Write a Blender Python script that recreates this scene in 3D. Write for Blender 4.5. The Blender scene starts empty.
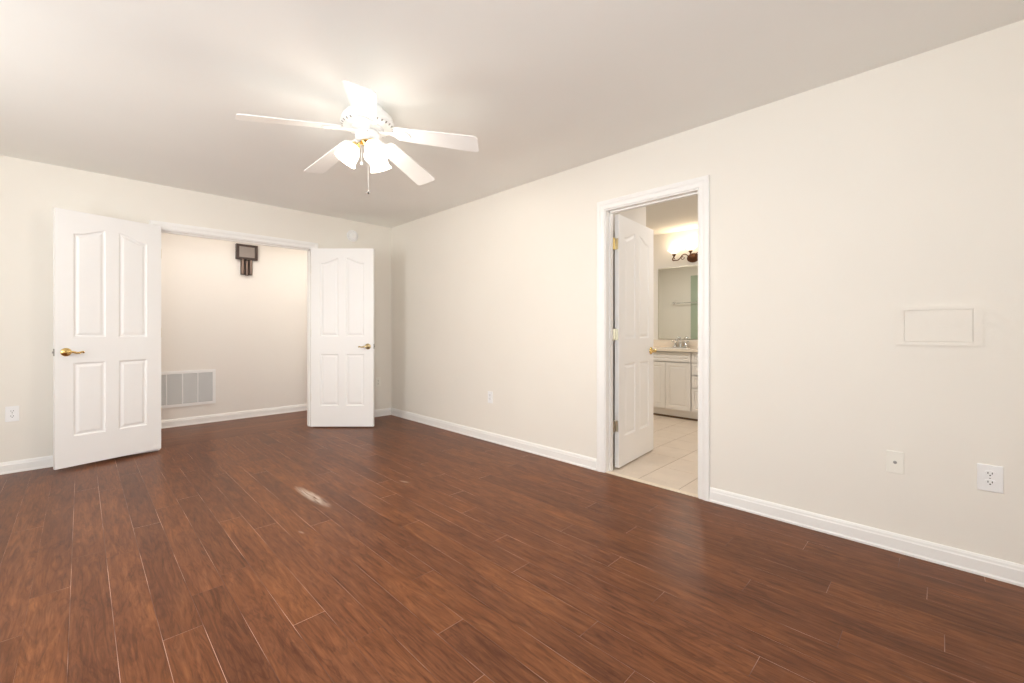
import bpy, bmesh, math, random
from mathutils import Vector, Matrix
from mathutils.geometry import delaunay_2d_cdt

# ------------------------------------------------------------------ camera, world, exposure
SC = bpy.context.scene
COL = SC.collection
PI = math.pi
H = 2.44                                     # ceiling height
cam_d = bpy.data.cameras.new('camera')
cam = bpy.data.objects.new('camera', cam_d); COL.objects.link(cam)
cam.location = (-2.8694, -5.0901, 1.1013)
cam.rotation_euler = (PI / 2, 0, math.radians(-45.0725))
cam_d.sensor_width = 36.0
cam_d.lens = 430.1 / 1024 * 36
cam_d.shift_y = -(341.5 - 330.29) / 1024
cam_d.clip_start = 0.02
SC.camera = cam
SC.view_settings.view_transform = 'Standard'
SC.view_settings.look = 'None'
SC.view_settings.gamma = 1.0
SC.view_settings.use_curve_mapping = False
SC.view_settings.exposure = 1.0
SC.cycles.use_denoising = True
SC.cycles.max_bounces = 14
SC.cycles.diffuse_bounces = 8
SC.cycles.glossy_bounces = 5
SC.cycles.sample_clamp_indirect = 6.0
SC.cycles.caustics_reflective = False
SC.cycles.caustics_refractive = False
world = bpy.data.worlds.new('sky'); SC.world = world; world.use_nodes = True
bg = world.node_tree.nodes['Background']
bg.inputs[0].default_value = (0.75, 0.87, 1.0, 1); bg.inputs[1].default_value = 1.5

WIN_LEFT = 24.0        # daylight through each added window of the left wall (W)
WIN_FRONT = 42.0       # daylight through the added window behind the camera (W)
UP = math.radians(42)      # tilts the added daylight upwards to brighten the ceiling
def daylight(name, loc, rot, sx, sy, power, col=(1.0, 0.965, 0.90)):
    l = bpy.data.lights.new(name, 'AREA'); l.shape = 'RECTANGLE'; l.size = sx; l.size_y = sy
    l.energy = power; l.color = col
    o = bpy.data.objects.new(name, l); COL.objects.link(o); o.location = loc; o.rotation_euler = rot
    return o
# area lights of the added windows: left wall (x = -4.7) face +x, behind the camera (y = -6.3) faces +y
LW = [(-5.25, -3.95), (-2.95, -1.65)]
FW = [(-4.3, -2.5)]
for y0, y1 in LW:
    daylight('added_window_light', (-4.92, (y0 + y1) / 2, 1.5), (0, -PI / 2 - UP * 0.45, 0), 1.3, y1 - y0, WIN_LEFT * (0.45 if y0 < -4 else 1.3))
for x0, x1 in FW:
    daylight('added_window_light', ((x0 + x1) / 2, -6.52, 1.5), (PI / 2 + UP * 0.75, 0, 0), x1 - x0, 1.3, WIN_FRONT, (0.90, 0.955, 1.0))

# unseen ceiling lamps, added to brighten the hall and the bathroom from above
HALL_W, BATH_W = 10.0, 14.0
def added_downlight(loc, power, r, col):
    l = bpy.data.lights.new('added_ceiling_lamp', 'AREA'); l.shape = 'DISK'; l.size = r; l.energy = power; l.color = col
    o = bpy.data.objects.new('added_ceiling_lamp', l); COL.objects.link(o); o.location = loc; return o
for hx in (-3.1, -1.75, -0.4): added_downlight((hx, 0.24, H - 0.004), HALL_W * 0.34, 0.22, (1.0, 0.95, 0.90))
added_downlight((1.25, -3.95, H - 0.004), BATH_W * 0.36, 0.30, (1.0, 0.95, 0.89))
added_downlight((1.35, -2.0, H - 0.004), BATH_W * 0.62, 0.30, (1.0, 0.95, 0.89))

# ------------------------------------------------------------------ materials
def mat(name, col, rough=0.5, metal=0.0, spec=None, coat=0.0, bump=None, vary=None, emit=None):
    m = bpy.data.materials.new(name); m.use_nodes = True
    nt = m.node_tree; b = nt.nodes['Principled BSDF']
    b.inputs['Base Color'].default_value = (*col, 1); b.inputs['Roughness'].default_value = rough
    b.inputs['Metallic'].default_value = metal
    if spec is not None: b.inputs['Specular IOR Level'].default_value = spec
    if coat: b.inputs['Coat Weight'].default_value = coat
    tc = nt.nodes.new('ShaderNodeTexCoord')
    if bump:
        n = nt.nodes.new('ShaderNodeTexNoise'); n.inputs['Scale'].default_value = bump[0]
        n.inputs['Detail'].default_value = 3
        bp = nt.nodes.new('ShaderNodeBump'); bp.inputs['Strength'].default_value = bump[1]
        bp.inputs['Distance'].default_value = 0.002
        nt.links.new(tc.outputs['Object'], n.inputs['Vector'])
        nt.links.new(n.outputs['Fac'], bp.inputs['Height']); nt.links.new(bp.outputs['Normal'], b.inputs['Normal'])
    n2 = nt.nodes.new('ShaderNodeTexNoise'); n2.inputs['Scale'].default_value = (vary or (2.0, 0))[0]
    mx = nt.nodes.new('ShaderNodeMix'); mx.data_type = 'RGBA'
    amt = (vary or (0, 0.02))[1]
    mx.inputs['A'].default_value = (*[c * (1 - amt) for c in col], 1)
    mx.inputs['B'].default_value = (*[min(1, c * (1 + amt)) for c in col], 1)
    nt.links.new(tc.outputs['Object'], n2.inputs['Vector'])
    nt.links.new(n2.outputs['Fac'], mx.inputs['Factor']); nt.links.new(mx.outputs['Result'], b.inputs['Base Color'])
    if emit:
        b.inputs['Emission Color'].default_value = (*emit[0], 1); b.inputs['Emission Strength'].default_value = emit[1]
    return m
M_WALL = mat('cream_wall_paint', (0.833, 0.797, 0.732), 0.75, bump=(220, 0.12))
M_HALL = mat('hall_wall_paint', (0.815, 0.78, 0.74), 0.75, bump=(220, 0.12))
M_CEIL = mat('ceiling_paint', (0.903, 0.908, 0.882), 0.85, bump=(300, 0.1))
M_BATH = mat('bathroom_wall_paint', (0.84, 0.81, 0.77), 0.7, bump=(220, 0.1))
M_BCEIL = mat('bathroom_ceiling_paint', (0.84, 0.82, 0.79), 0.85)
M_GREEN = mat('sage_green_paint', (0.42, 0.50, 0.39), 0.6)
M_TRIM = mat('white_trim_paint', (0.88, 0.87, 0.85), 0.35)
M_DOOR = mat('white_door_paint', (0.90, 0.895, 0.885), 0.38)
M_BRASS = mat('polished_brass', (0.80, 0.58, 0.24), 0.18, 1.0)
M_ABRASS = mat('aged_brass', (0.62, 0.50, 0.28), 0.3, 1.0)
M_NICKEL = mat('satin_nickel', (0.62, 0.58, 0.48), 0.3, 1.0)
M_CHROME = mat('chrome', (0.8, 0.8, 0.8), 0.1, 1.0)
M_DARK = mat('dark_slot', (0.03, 0.03, 0.03), 0.6)
M_PLATE = mat('white_plastic', (0.88, 0.88, 0.88), 0.3)
M_IVORY = mat('cream_plastic', (0.86, 0.84, 0.77), 0.4)
M_FAN = mat('white_enamel', (0.90, 0.90, 0.89), 0.3)
M_SCREW = mat('grey_screw', (0.35, 0.34, 0.32), 0.4, 0.8)
M_CAB = mat('white_cabinet', (0.80, 0.77, 0.74), 0.4)
M_COUNTER = mat('cream_marble', (0.84, 0.75, 0.64), 0.2, vary=(9, 0.05))
M_BASIN = mat('white_ceramic', (0.88, 0.85, 0.8), 0.1)
M_MIRROR = mat('mirror_silver', (0.86, 0.89, 0.87), 0.01, 1.0)
M_BRONZE = mat('antique_bronze', (0.15, 0.068, 0.036), 0.35, 0.85, vary=(60, 0.35))
M_CHIME = mat('dark_walnut', (0.055, 0.032, 0.026), 0.4, vary=(40, 0.2))
M_CHIMEP = mat('grey_cloth', (0.30, 0.26, 0.24), 0.8, bump=(900, 0.4))
M_PIPE = mat('brown_metal_pipe', (0.20, 0.145, 0.12), 0.28, 0.9)
M_SLAT = mat('grille_slat', (0.70, 0.70, 0.70), 0.5)
M_FILTER = mat('grille_filter', (0.42, 0.42, 0.42), 0.9, bump=(500, 0.5))
M_SADDLE = mat('cream_threshold', (0.80, 0.70, 0.56), 0.35, vary=(12, 0.05))
M_FANGLASS = mat('lit_frosted_glass', (0.95, 0.93, 0.88), 0.3, emit=((1.0, 0.92, 0.80), 1.5))
M_VANGLASS = mat('lit_vanity_glass', (0.95, 0.85, 0.68), 0.3, emit=((1.0, 0.84, 0.60), 0.85))
M_BULB = mat('lit_bulb', (1, 0.95, 0.85), 0.3, emit=((1.0, 0.88, 0.68), 4.0))
M_KICK = mat('dark_toe_kick', (0.16, 0.10, 0.06), 0.6)

def glass_pane():
    m = bpy.data.materials.new('window_glass'); m.use_nodes = True; nt = m.node_tree; nt.nodes.clear()
    o = nt.nodes.new('ShaderNodeOutputMaterial'); t = nt.nodes.new('ShaderNodeBsdfTransparent')
    g = nt.nodes.new('ShaderNodeBsdfGlossy'); g.inputs['Roughness'].default_value = 0.02
    mx = nt.nodes.new('ShaderNodeMixShader'); mx.inputs[0].default_value = 0.06
    nt.links.new(t.outputs[0], mx.inputs[1]); nt.links.new(g.outputs[0], mx.inputs[2]); nt.links.new(mx.outputs[0], o.inputs[0])
    return m
M_PANE = glass_pane()

def wood_floor():
    """reddish-brown laminate; every plank carries its own random number"""
    m = bpy.data.materials.new('laminate_planks'); m.use_nodes = True
    nt = m.node_tree; N = nt.nodes.new; L = nt.links.new; b = nt.nodes['Principled BSDF']
    uv = N('ShaderNodeUVMap'); uv.uv_map = 'grain'
    at = N('ShaderNodeAttribute'); at.attribute_name = 'plank_tone'; at.attribute_type = 'GEOMETRY'
    off = N('ShaderNodeVectorMath'); off.operation = 'ADD'
    sc = N('ShaderNodeVectorMath'); sc.operation = 'SCALE'; sc.inputs['Scale'].default_value = 1.0
    cmb = N('ShaderNodeCombineXYZ'); mul = N('ShaderNodeMath'); mul.operation = 'MULTIPLY'; mul.inputs[1].default_value = 53.0
    L(at.outputs['Fac'], mul.inputs[0]); L(mul.outputs[0], cmb.inputs['X']); L(mul.outputs[0], cmb.inputs['Y']); L(mul.outputs[0], cmb.inputs['Z'])
    L(uv.outputs[0], off.inputs[0]); L(cmb.outputs[0], off.inputs[1])
    def noise(scale, stretch, detail, dist=0.0, rough=0.6):
        mp = N('ShaderNodeMapping'); mp.inputs['Scale'].default_value = (scale, scale * stretch, 1)
        n = N('ShaderNodeTexNoise'); n.inputs['Scale'].default_value = 1; n.inputs['Detail'].default_value = detail
        n.inputs['Distortion'].default_value = dist; n.inputs['Roughness'].default_value = rough
        L(off.outputs[0], mp.inputs[0]); L(mp.outputs[0], n.inputs['Vector']); return n
    big = noise(13, 0.16, 3, 1.6)          # broad cathedral figure
    rings = N('ShaderNodeMath'); rings.operation = 'MULTIPLY'; rings.inputs[1].default_value = 9.0
    sn = N('ShaderNodeMath'); sn.operation = 'SINE'; sn2 = N('ShaderNodeMath'); sn2.operation = 'MULTIPLY_ADD'
    sn2.inputs[1].default_value = 0.5; sn2.inputs[2].default_value = 0.5
    r3 = N('ShaderNodeMath'); r3.operation = 'MULTIPLY'; r3.inputs[1].default_value = 3.3
    L(big.outputs['Fac'], rings.inputs[0]); L(rings.outputs[0], r3.inputs[0]); L(r3.outputs[0], sn.inputs[0]); L(sn.outputs[0], sn2.inputs[0])
    fine = noise(150, 0.05, 5, 0.6, 0.7)
    mid = noise(34, 0.10, 6, 1.4, 0.7)
    blot = noise(5, 0.35, 2, 0.5)
    def ramp(src, stops):
        r = N('ShaderNodeValToRGB'); e = r.color_ramp.elements
        e[0].position, e[0].color = stops[0][0], (*stops[0][1], 1); e[1].position, e[1].color = stops[-1][0], (*stops[-1][1], 1)
        for p, c in stops[1:-1]:
            x = e.new(p); x.color = (*c, 1)
        L(src, r.inputs[0]); return r
    base = ramp(mid.outputs['Fac'], [(0.32, FL_D), (0.5, FL_M), (0.68, FL_L)])
    def mixc(kind, fac, a, bb):
        x = N('ShaderNodeMix'); x.data_type = 'RGBA'; x.blend_type = kind
        if isinstance(fac, float): x.inputs['Factor'].default_value = fac
        else: L(fac, x.inputs['Factor'])
        for s, v in (('A', a), ('B', bb)):
            if isinstance(v, tuple): x.inputs[s].default_value = (*v, 1)
            else: L(v, x.inputs[s])
        return x
    ringr = ramp(sn2.outputs[0], [(0.0, (0.74, 0.74, 0.78)), (0.3, (1, 1, 1)), (1.0, (1.08, 1.08, 1.04))])
    c1 = mixc('MULTIPLY', 0.7, base.outputs[0], ringr.outputs[0])
    finer = ramp(fine.outputs['Fac'], [(0.3, (0.74, 0.72, 0.70)), (0.6, (1.08, 1.08, 1.08))])
    c2 = mixc('MULTIPLY', 0.75, c1.outputs['Result'], finer.outputs[0])
    toner = ramp(at.outputs['Fac'], [(0.0, (0.74, 0.73, 0.78)), (0.5, (0.99, 0.97, 0.99)), (1.0, (1.18, 1.15, 1.04))])
    c3 = mixc('MULTIPLY', 0.65, c2.outputs['Result'], toner.outputs[0])
    blr = ramp(blot.outputs['Fac'], [(0.35, (0.85, 0.82, 0.85)), (0.65, (1.1, 1.06, 0.98))])
    c4 = mixc('MULTIPLY', 0.8, c3.outputs['Result'], blr.outputs[0])
    # pale scuffs on the boards (object space)
    tc = N('ShaderNodeTexCoord')
    cur = c4
    for (cx, cy, lx, ly, ang, st) in ((-1.787, -2.13, 0.036, 0.25, 0.05, 0.62), (-1.205, -2.33, 0.012, 0.05, 0.3, 0.5), (-2.02, -2.62, 0.008, 0.03, 0.2, 0.25)):
        mp = N('ShaderNodeMapping'); mp.vector_type = 'TEXTURE'
        mp.inputs['Location'].default_value = (cx, cy, 0); mp.inputs['Rotation'].default_value = (0, 0, ang)
        mp.inputs['Scale'].default_value = (lx, ly, 1)
        ln = N('ShaderNodeVectorMath'); ln.operation = 'LENGTH'
        mr = N('ShaderNodeMapRange'); mr.inputs['From Min'].default_value = 1.15; mr.inputs['From Max'].default_value = 0.45
        mr.inputs['To Min'].default_value = 0; mr.inputs['To Max'].default_value = 1
        sn_ = N('ShaderNodeTexNoise'); sn_.inputs['Scale'].default_value = 1.0; sn_.inputs['Detail'].default_value = 3
        mp2 = N('ShaderNodeMapping'); mp2.inputs['Scale'].default_value = (140, 9, 1)
        mrn = N('ShaderNodeMapRange'); mrn.inputs['From Min'].default_value = 0.35; mrn.inputs['From Max'].default_value = 0.55
        mm = N('ShaderNodeMath'); mm.operation = 'MULTIPLY'; mm2 = N('ShaderNodeMath'); mm2.operation = 'MULTIPLY'; mm2.inputs[1].default_value = st
        L(tc.outputs['Object'], mp.inputs[0]); L(mp.outputs[0], ln.inputs[0]); L(ln.outputs['Value'], mr.inputs['Value'])
        L(tc.outputs['Object'], mp2.inputs[0]); L(mp2.outputs[0], sn_.inputs['Vector']); L(sn_.outputs['Fac'], mrn.inputs['Value'])
        L(mr.outputs[0], mm.inputs[0]); L(mrn.outputs[0], mm.inputs[1]); L(mm.outputs[0], mm2.inputs[0])
        cur = mixc('MIX', mm2.outputs[0], cur.outputs['Result'], (0.72, 0.62, 0.52))
    L(cur.outputs['Result'], b.inputs['Base Color'])
    rr = N('ShaderNodeMapRange'); rr.inputs['To Min'].default_value = 0.24; rr.inputs['To Max'].default_value = 0.38
    L(mid.outputs['Fac'], rr.inputs['Value']); L(rr.outputs[0], b.inputs['Roughness'])
    b.inputs['Specular IOR Level'].default_value = 0.10
    bp = N('ShaderNodeBump'); bp.inputs['Strength'].default_value = 0.12; bp.inputs['Distance'].default_value = 0.001
    L(fine.outputs['Fac'], bp.inputs['Height']); L(bp.outputs['Normal'], b.inputs['Normal'])
    return m
FL_D, FL_M, FL_L = (0.112, 0.043, 0.021), (0.170, 0.067, 0.032), (0.230, 0.097, 0.046)
M_FLOOR = wood_floor()
def seam_glint_mat():
    m = mat('plank_bevel_glint', (0.45, 0.25, 0.18), 0.4)
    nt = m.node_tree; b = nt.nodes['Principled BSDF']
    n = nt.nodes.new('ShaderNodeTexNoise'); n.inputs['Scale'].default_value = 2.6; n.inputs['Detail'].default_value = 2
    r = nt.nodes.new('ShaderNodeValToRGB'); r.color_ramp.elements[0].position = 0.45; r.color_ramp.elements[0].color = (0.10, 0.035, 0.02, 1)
    r.color_ramp.elements[1].position = 0.60; r.color_ramp.elements[1].color = (0.62, 0.40, 0.31, 1)  # pale highlight of the plank bevels painted into the joint colour
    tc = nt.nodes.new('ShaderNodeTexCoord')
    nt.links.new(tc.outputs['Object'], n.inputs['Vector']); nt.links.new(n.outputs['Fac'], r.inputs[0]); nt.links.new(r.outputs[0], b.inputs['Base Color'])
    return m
M_SEAM_GLINT = seam_glint_mat()
M_DSEAM = mat('dark_joint', (0.05, 0.02, 0.012), 0.6)
def tile_mat():
    m = mat('cream_floor_tile', (0.70, 0.60, 0.50), 0.33, vary=(7, 0.10)); return m
M_TILE = tile_mat()
M_GROUT = mat('brown_grout', (0.30, 0.21, 0.14), 0.8)

# ------------------------------------------------------------------ mesh helpers
def link(name, bm, m, parent=None, smooth=False, angle=None):
    bmesh.ops.remove_doubles(bm, verts=bm.verts, dist=1e-6)
    bmesh.ops.recalc_face_normals(bm, faces=bm.faces)
    me = bpy.data.meshes.new(name); bm.to_mesh(me); bm.free()
    o = bpy.data.objects.new(name, me); COL.objects.link(o)
    for x in (m if isinstance(m, (list, tuple)) else [m]): me.materials.append(x)
    for p in me.polygons: p.use_smooth = bool(smooth)
    if smooth:
        me.set_sharp_from_angle(angle=math.radians(angle or 40))
    if parent: o.parent = parent
    return o
def box(bm, x0, x1, y0, y1, z0, z1, bev=0.0, mi=0):
    r = bmesh.ops.create_cube(bm, size=1.0)
    vs = r['verts']
    for v in vs:
        v.co = Vector(((x0 + x1) / 2 + v.co.x * (x1 - x0), (y0 + y1) / 2 + v.co.y * (y1 - y0), (z0 + z1) / 2 + v.co.z * (z1 - z0)))
    fs = {f for v in vs for f in v.link_faces}
    for f in fs: f.material_index = mi
    if bev > 0:
        es = list({e for v in vs for e in v.link_edges})
        bmesh.ops.bevel(bm, geom=es, offset=bev, segments=2, affect='EDGES', profile=0.5)
def lathe(bm, prof, seg=32, mtx=None, sx=1.0, sy=1.0):
    """prof: list of (r, z); revolved round z"""
    rings = []
    for r, z in prof:
        if r < 1e-6:
            v = bm.verts.new((0, 0, z)); rings.append([v])
        else:
            rings.append([bm.verts.new((r * sx * math.cos(2 * PI * k / seg), r * sy * math.sin(2 * PI * k / seg), z)) for k in range(seg)])
    for a, b in zip(rings, rings[1:]):
        if len(a) == 1 and len(b) == 1: continue
        for k in range(seg):
            j = (k + 1) % seg
            if len(a) == 1: bm.faces.new((a[0], b[k], b[j]))
            elif len(b) == 1: bm.faces.new((a[k], a[j], b[0]))
            else: bm.faces.new((a[k], a[j], b[j], b[k]))
    if mtx is not None:
        bmesh.ops.transform(bm, matrix=mtx, verts=[v for rg in rings for v in rg])
def tube(bm, pts, rad, seg=10, cap=True):
    pts = [Vector(p) for p in pts]; n = len(pts)
    rs = rad if isinstance(rad, (list, tuple)) else [rad] * n
    up = None; rings = []
    for i, p in enumerate(pts):
        t = (pts[min(i + 1, n - 1)] - pts[max(i - 1, 0)]).normalized()
        if up is None: up = t.orthogonal().normalized()
        up = (up - t * up.dot(t)).normalized(); s = t.cross(up)
        rings.append([bm.verts.new(p + (up * math.cos(2 * PI * k / seg) + s * math.sin(2 * PI * k / seg)) * rs[i]) for k in range(seg)])
    for a, b in zip(rings, rings[1:]):
        for k in range(seg):
            j = (k + 1) % seg; bm.faces.new((a[k], a[j], b[j], b[k]))
    if cap:
        bm.faces.new(rings[0][::-1]); bm.faces.new(rings[-1])
def smooth_path(ctrl, n=8):
    P = [Vector(c) for c in ctrl]; P = [P[0] * 2 - P[1]] + P + [P[-1] * 2 - P[-2]]; out = []
    for i in range(1, len(P) - 2):
        for k in range(n):
            t = k / n; a, b, c, d = P[i - 1:i + 3]
            out.append(0.5 * ((2 * b) + (c - a) * t + (2 * a - 5 * b + 4 * c - d) * t * t + (3 * b - a - 3 * c + d) * t ** 3))
    out.append(P[-2]); return out
def extrude_run(bm, P, Q, nrm, sec):
    """sec: closed (d, z) outline; d along nrm. straight run P->Q on the floor"""
    P = Vector(P); Q = Vector(Q); nrm = Vector(nrm)
    A = [bm.verts.new(P + nrm * d + Vector((0, 0, z))) for d, z in sec]
    B = [bm.verts.new(Q + nrm * d + Vector((0, 0, z))) for d, z in sec]
    for k in range(len(sec)):
        j = (k + 1) % len(sec); bm.faces.new((A[k], A[j], B[j], B[k]))
    bm.faces.new(A[::-1]); bm.faces.new(B)
BASE_SEC = [(0, 0), (0.017, 0), (0.0175, 0.010), (0.0135, 0.017), (0.0130, 0.064), (0.0105, 0.070), (0.0095, 0.080), (0.005, 0.090), (0, 0.090)]
def tagit(o, label=None, cat=None, group=None, kind=None):
    if label: o['label'] = label
    if cat: o['category'] = cat
    if group: o['group'] = group
    if kind: o['kind'] = kind
    return o
def struct(name, bm, m, label, cat, **k):
    return tagit(link(name, bm, m, **k), label, cat, kind='structure')
def empty(name, loc, rz=0.0):
    o = bpy.data.objects.new(name, None); COL.objects.link(o); o.location = loc; o.rotation_euler = (0, 0, rz)
    o.empty_display_size = 0.1; return o
def fill_with_holes(bm, outer, holes, place):
    """flat face with holes, 2D outlines; place maps (a, b) to a 3D point"""
    pts = []; edges = []; faces = []
    for lp in [outer] + holes:
        s = len(pts); pts += [Vector(p) for p in lp]; n = len(lp)
        edges += [(s + i, s + (i + 1) % n) for i in range(n)]
    co, ed, fc, *_ = delaunay_2d_cdt(pts, edges, [], 0, 1e-7)
    vs = [bm.verts.new(place(c[0], c[1])) for c in co]
    def inside(p, lp):
        c = False; n = len(lp)
        for i in range(n):
            a, b = lp[i], lp[(i + 1) % n]
            if (a[1] > p[1]) != (b[1] > p[1]) and p[0] < (b[0] - a[0]) * (p[1] - a[1]) / (b[1] - a[1]) + a[0]: c = not c
        return c
    for f in fc:
        c = (sum(co[i][0] for i in f) / len(f), sum(co[i][1] for i in f) / len(f))
        if inside(c, outer) and not any(inside(c, h) for h in holes): bm.faces.new([vs[i] for i in f])

# ------------------------------------------------------------------ room shell
XL, YF = -4.7, -6.3
RW = 0.100          # right wall thickness
BW = 0.115          # back wall thickness
HALL = 1.10
OX0, OX1, OZ = -2.358, -1.012, 2.030          # double door opening in the back wall
DY0, DY1, DZ = -3.960, -3.252, 2.030          # bathroom door opening in the right wall
BX, BY0, BY1 = 2.85, -4.55, -0.90             # bathroom extents

def planks_floor():
    bm = bmesh.new(); uvl = bm.loops.layers.uv.new('grain'); tone = bm.faces.layers.float.new('plank_tone')
    rnd = random.Random(11); W = 0.11785; LEN = 1.22
    known = {0: -3.137, 1: -2.893, 3: -3.38, 5: -4.057, 6: -3.80, 7: -3.44, 8: -4.39, 9: -4.171, 10: -3.71, 11: -4.658, 12: -4.266,
             13: -3.99, 14: -4.835, 15: -4.496, 2: -4.02, 4: -3.62, 21: -4.95, 22: -5.228, 20: -4.60, 19: -5.05, 18: -4.31, 17: -4.75, 16: -5.1}
    def quad(x0, x1, y0, y1, along_y, t):
        if x1 - x0 < 0.002 or y1 - y0 < 0.002: return
        vs = [bm.verts.new(c) for c in ((x0, y0, 0), (x1, y0, 0), (x1, y1, 0), (x0, y1, 0))]
        f = bm.faces.new(vs); f[tone] = t; f.material_index = 0
        for l in f.loops:
            x, y = l.vert.co.x, l.vert.co.y
            l[uvl].uv = (x, y) if along_y else (y, x)
    k0 = math.floor((XL + 2.665) / W)
    for k in range(k0, 24):
        x0 = -2.665 + k * W; x1 = x0 + W
        x0c, x1c = max(x0, XL), min(x1, 0.0)
        if x1c <= x0c: continue
        j = known.get(k, -3.0 + rnd.uniform(0, LEN))
        g = rnd.uniform(0.0011, 0.0017) if -3 < k < 15 else rnd.uniform(0.0004, 0.0009)
        y = j - LEN * 5
        while y < 0.095:
            ge = rnd.uniform(0.0012, 0.0020)
            quad(x0c + (g if x0c == x0 else 0), x1c, max(y + ge, YF), min(y + LEN, 0.095), True, rnd.random())
            y += LEN
    # hall boards run across, along the hall
    y = 0.098; i = 0
    while y < HALL:
        y1 = min(y + W, HALL); x = -3.9 - rnd.uniform(0, LEN)
        while x < 0.0:
            quad(max(x + 0.0008, -3.9), min(x + LEN, 0.0), y + 0.0005, y1, False, rnd.random()); x += LEN
        y += W
    for f in list(bm.faces): f.material_index = 0
    # joints with painted bevel highlights just under the boards, then the slab
    def under(x0, x1, y0, y1, z, mi):
        f = bm.faces.new([bm.verts.new(c) for c in ((x0, y0, z), (x1, y0, z), (x1, y1, z), (x0, y1, z))]); f.material_index = mi
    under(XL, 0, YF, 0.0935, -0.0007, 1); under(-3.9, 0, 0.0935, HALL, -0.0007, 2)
    box(bm, XL - 0.2, 0.02, YF - 0.2, HALL + 0.1, -0.12, -0.004, mi=2)
    me_ob = struct('floor', bm, [M_FLOOR, M_SEAM_GLINT, M_DSEAM], 'reddish brown laminate plank floor with pale highlights painted on the board joints and a pale scuff', 'floor')
    return me_ob
planks_floor()

def tile_floor():
    bm = bmesh.new(); S = 0.305; x = 0.143 - S; g = 0.0022
    rnd = random.Random(3)
    while x < BX:
        y = -3.5 - 4 * S
        while y < BY1:
            xa, xb, ya, yb = max(x + g * 0.6, 0.035), min(x + S - g * 0.6, BX), max(y + g, BY0), min(y + S - g, BY1)
            if x + S < RW + .02 or xa < RW:      # inside the doorway keep to the opening
                if xb > xa: 
                    ya2, yb2 = max(ya, DY0), min(yb, DY1)
                    if yb2 > ya2: box(bm, xa, min(xb, RW), ya2, yb2, -0.01, 0.0)
                xa = max(xa, RW)
            if xb - xa > 0.01 and yb - ya > 0.01: box(bm, xa, xb, ya, yb, -0.01, 0.0)
            y += S
        x += S
    box(bm, 0.035, BX, BY0, BY1, -0.1, -0.0012, mi=1)
    return struct('floor_bathroom', bm, [M_TILE, M_GROUT], 'square cream tile floor seen through the bathroom doorway', 'floor')
tile_floor()
bm = bmesh.new(); box(bm, -0.004, 0.036, DY0 + 0.001, DY1 - 0.001, -0.004, 0.006, bev=0.002)
struct('trim_threshold', bm, M_SADDLE, 'narrow cream threshold strip between wood floor and bathroom tile', 'threshold')

# walls
bm = bmesh.new()
box(bm, XL - 0.12, OX0, 0, BW, 0, H); box(bm, OX1, 0, 0, BW, 0, H); box(bm, OX0, OX1, 0, BW, OZ, H)
struct('wall_back', bm, M_WALL, 'cream far wall with the wide double doorway', 'wall')
bm = bmesh.new()
box(bm, 0, RW, YF - 0.12, DY0, 0, H); box(bm, 0, RW, DY1, HALL + 0.1, 0, H); box(bm, 0, RW, DY0, DY1, DZ, H)
struct('wall_right', bm, M_WALL, 'long cream wall at right holding the bathroom doorway', 'wall')
bm = bmesh.new(); ys = [YF] + [c for w in LW for c in w] + [0]
for i in range(0, len(ys), 2): box(bm, XL - 0.12, XL, ys[i], ys[i + 1], 0, H)
for y0, y1 in LW: box(bm, XL - 0.12, XL, y0, y1, 0, 0.85); box(bm, XL - 0.12, XL, y0, y1, 2.15, H)
struct('wall_left', bm, M_WALL, 'cream wall with two added windows on the left side of the room', 'wall')
bm = bmesh.new(); xs = [XL - 0.12] + [c for w in FW for c in w] + [0]
for i in range(0, len(xs), 2): box(bm, xs[i], xs[i + 1], YF - 0.12, YF, 0, H)
for x0, x1 in FW: box(bm, x0, x1, YF - 0.12, YF, 0, 0.85); box(bm, x0, x1, YF - 0.12, YF, 2.15, H)
struct('wall_front', bm, M_WALL, 'cream wall with one added window behind the camera', 'wall')
bm = bmesh.new(); box(bm, XL - 0.12, RW, YF - 0.12, BW, H, H + 0.1)
struct('ceiling', bm, M_CEIL, 'plain off-white ceiling carrying the fan', 'ceiling')
bm = bmesh.new(); box(bm, -4.0, 0.0, BW, HALL + 0.1, H, H + 0.1)
struct('ceiling_hall', bm, M_CEIL, 'ceiling of the hall beyond the double doorway', 'ceiling')
bm = bmesh.new(); box(bm, -4.0, 0.0, HALL, HALL + 0.1, 0, H)
struct('wall_hall', bm, M_HALL, 'hall wall with chime and return grille seen through the double doorway', 'wall')
bm = bmesh.new(); box(bm, -4.0, -3.9, BW, HALL, 0, H)
struct('wall_hall_end', bm, M_HALL, 'left end wall of the hall', 'wall')
# bathroom shell
bm = bmesh.new(); box(bm, BX, BX + 0.1, BY0 - 0.1, BY1 + 0.1, 0, H)
struct('wall_bathroom_far', bm, M_BATH, 'warm cream bathroom wall behind vanity and mirror', 'wall')
bm = bmesh.new(); box(bm, RW, BX, BY1, BY1 + 0.1, 0, H); box(bm, RW, BX, BY0 - 0.1, BY0, 0, H)
struct('wall_bathroom_side', bm, M_BATH, 'side walls of the bathroom', 'wall')
bm = bmesh.new(); box(bm, RW, 0.925, -3.105, -3.005, 0, H)
struct('wall_bathroom_partition', bm, M_BATH, 'short cream wall behind the open bathroom door', 'wall')
bm = bmesh.new(); box(bm, RW, BX, BY0 - 0.1, BY1 + 0.1, H, H + 0.1)
struct('ceiling_bathroom', bm, M_BCEIL, 'pale grey bathroom ceiling seen through the doorway', 'ceiling')
bm = bmesh.new(); box(bm, RW, RW + 0.012, -3.0, -1.615, 0.3, 2.17)
struct('wall_bathroom_green', bm, M_GREEN, 'sage green wall section reflected in the bathroom mirror', 'wall')

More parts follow.
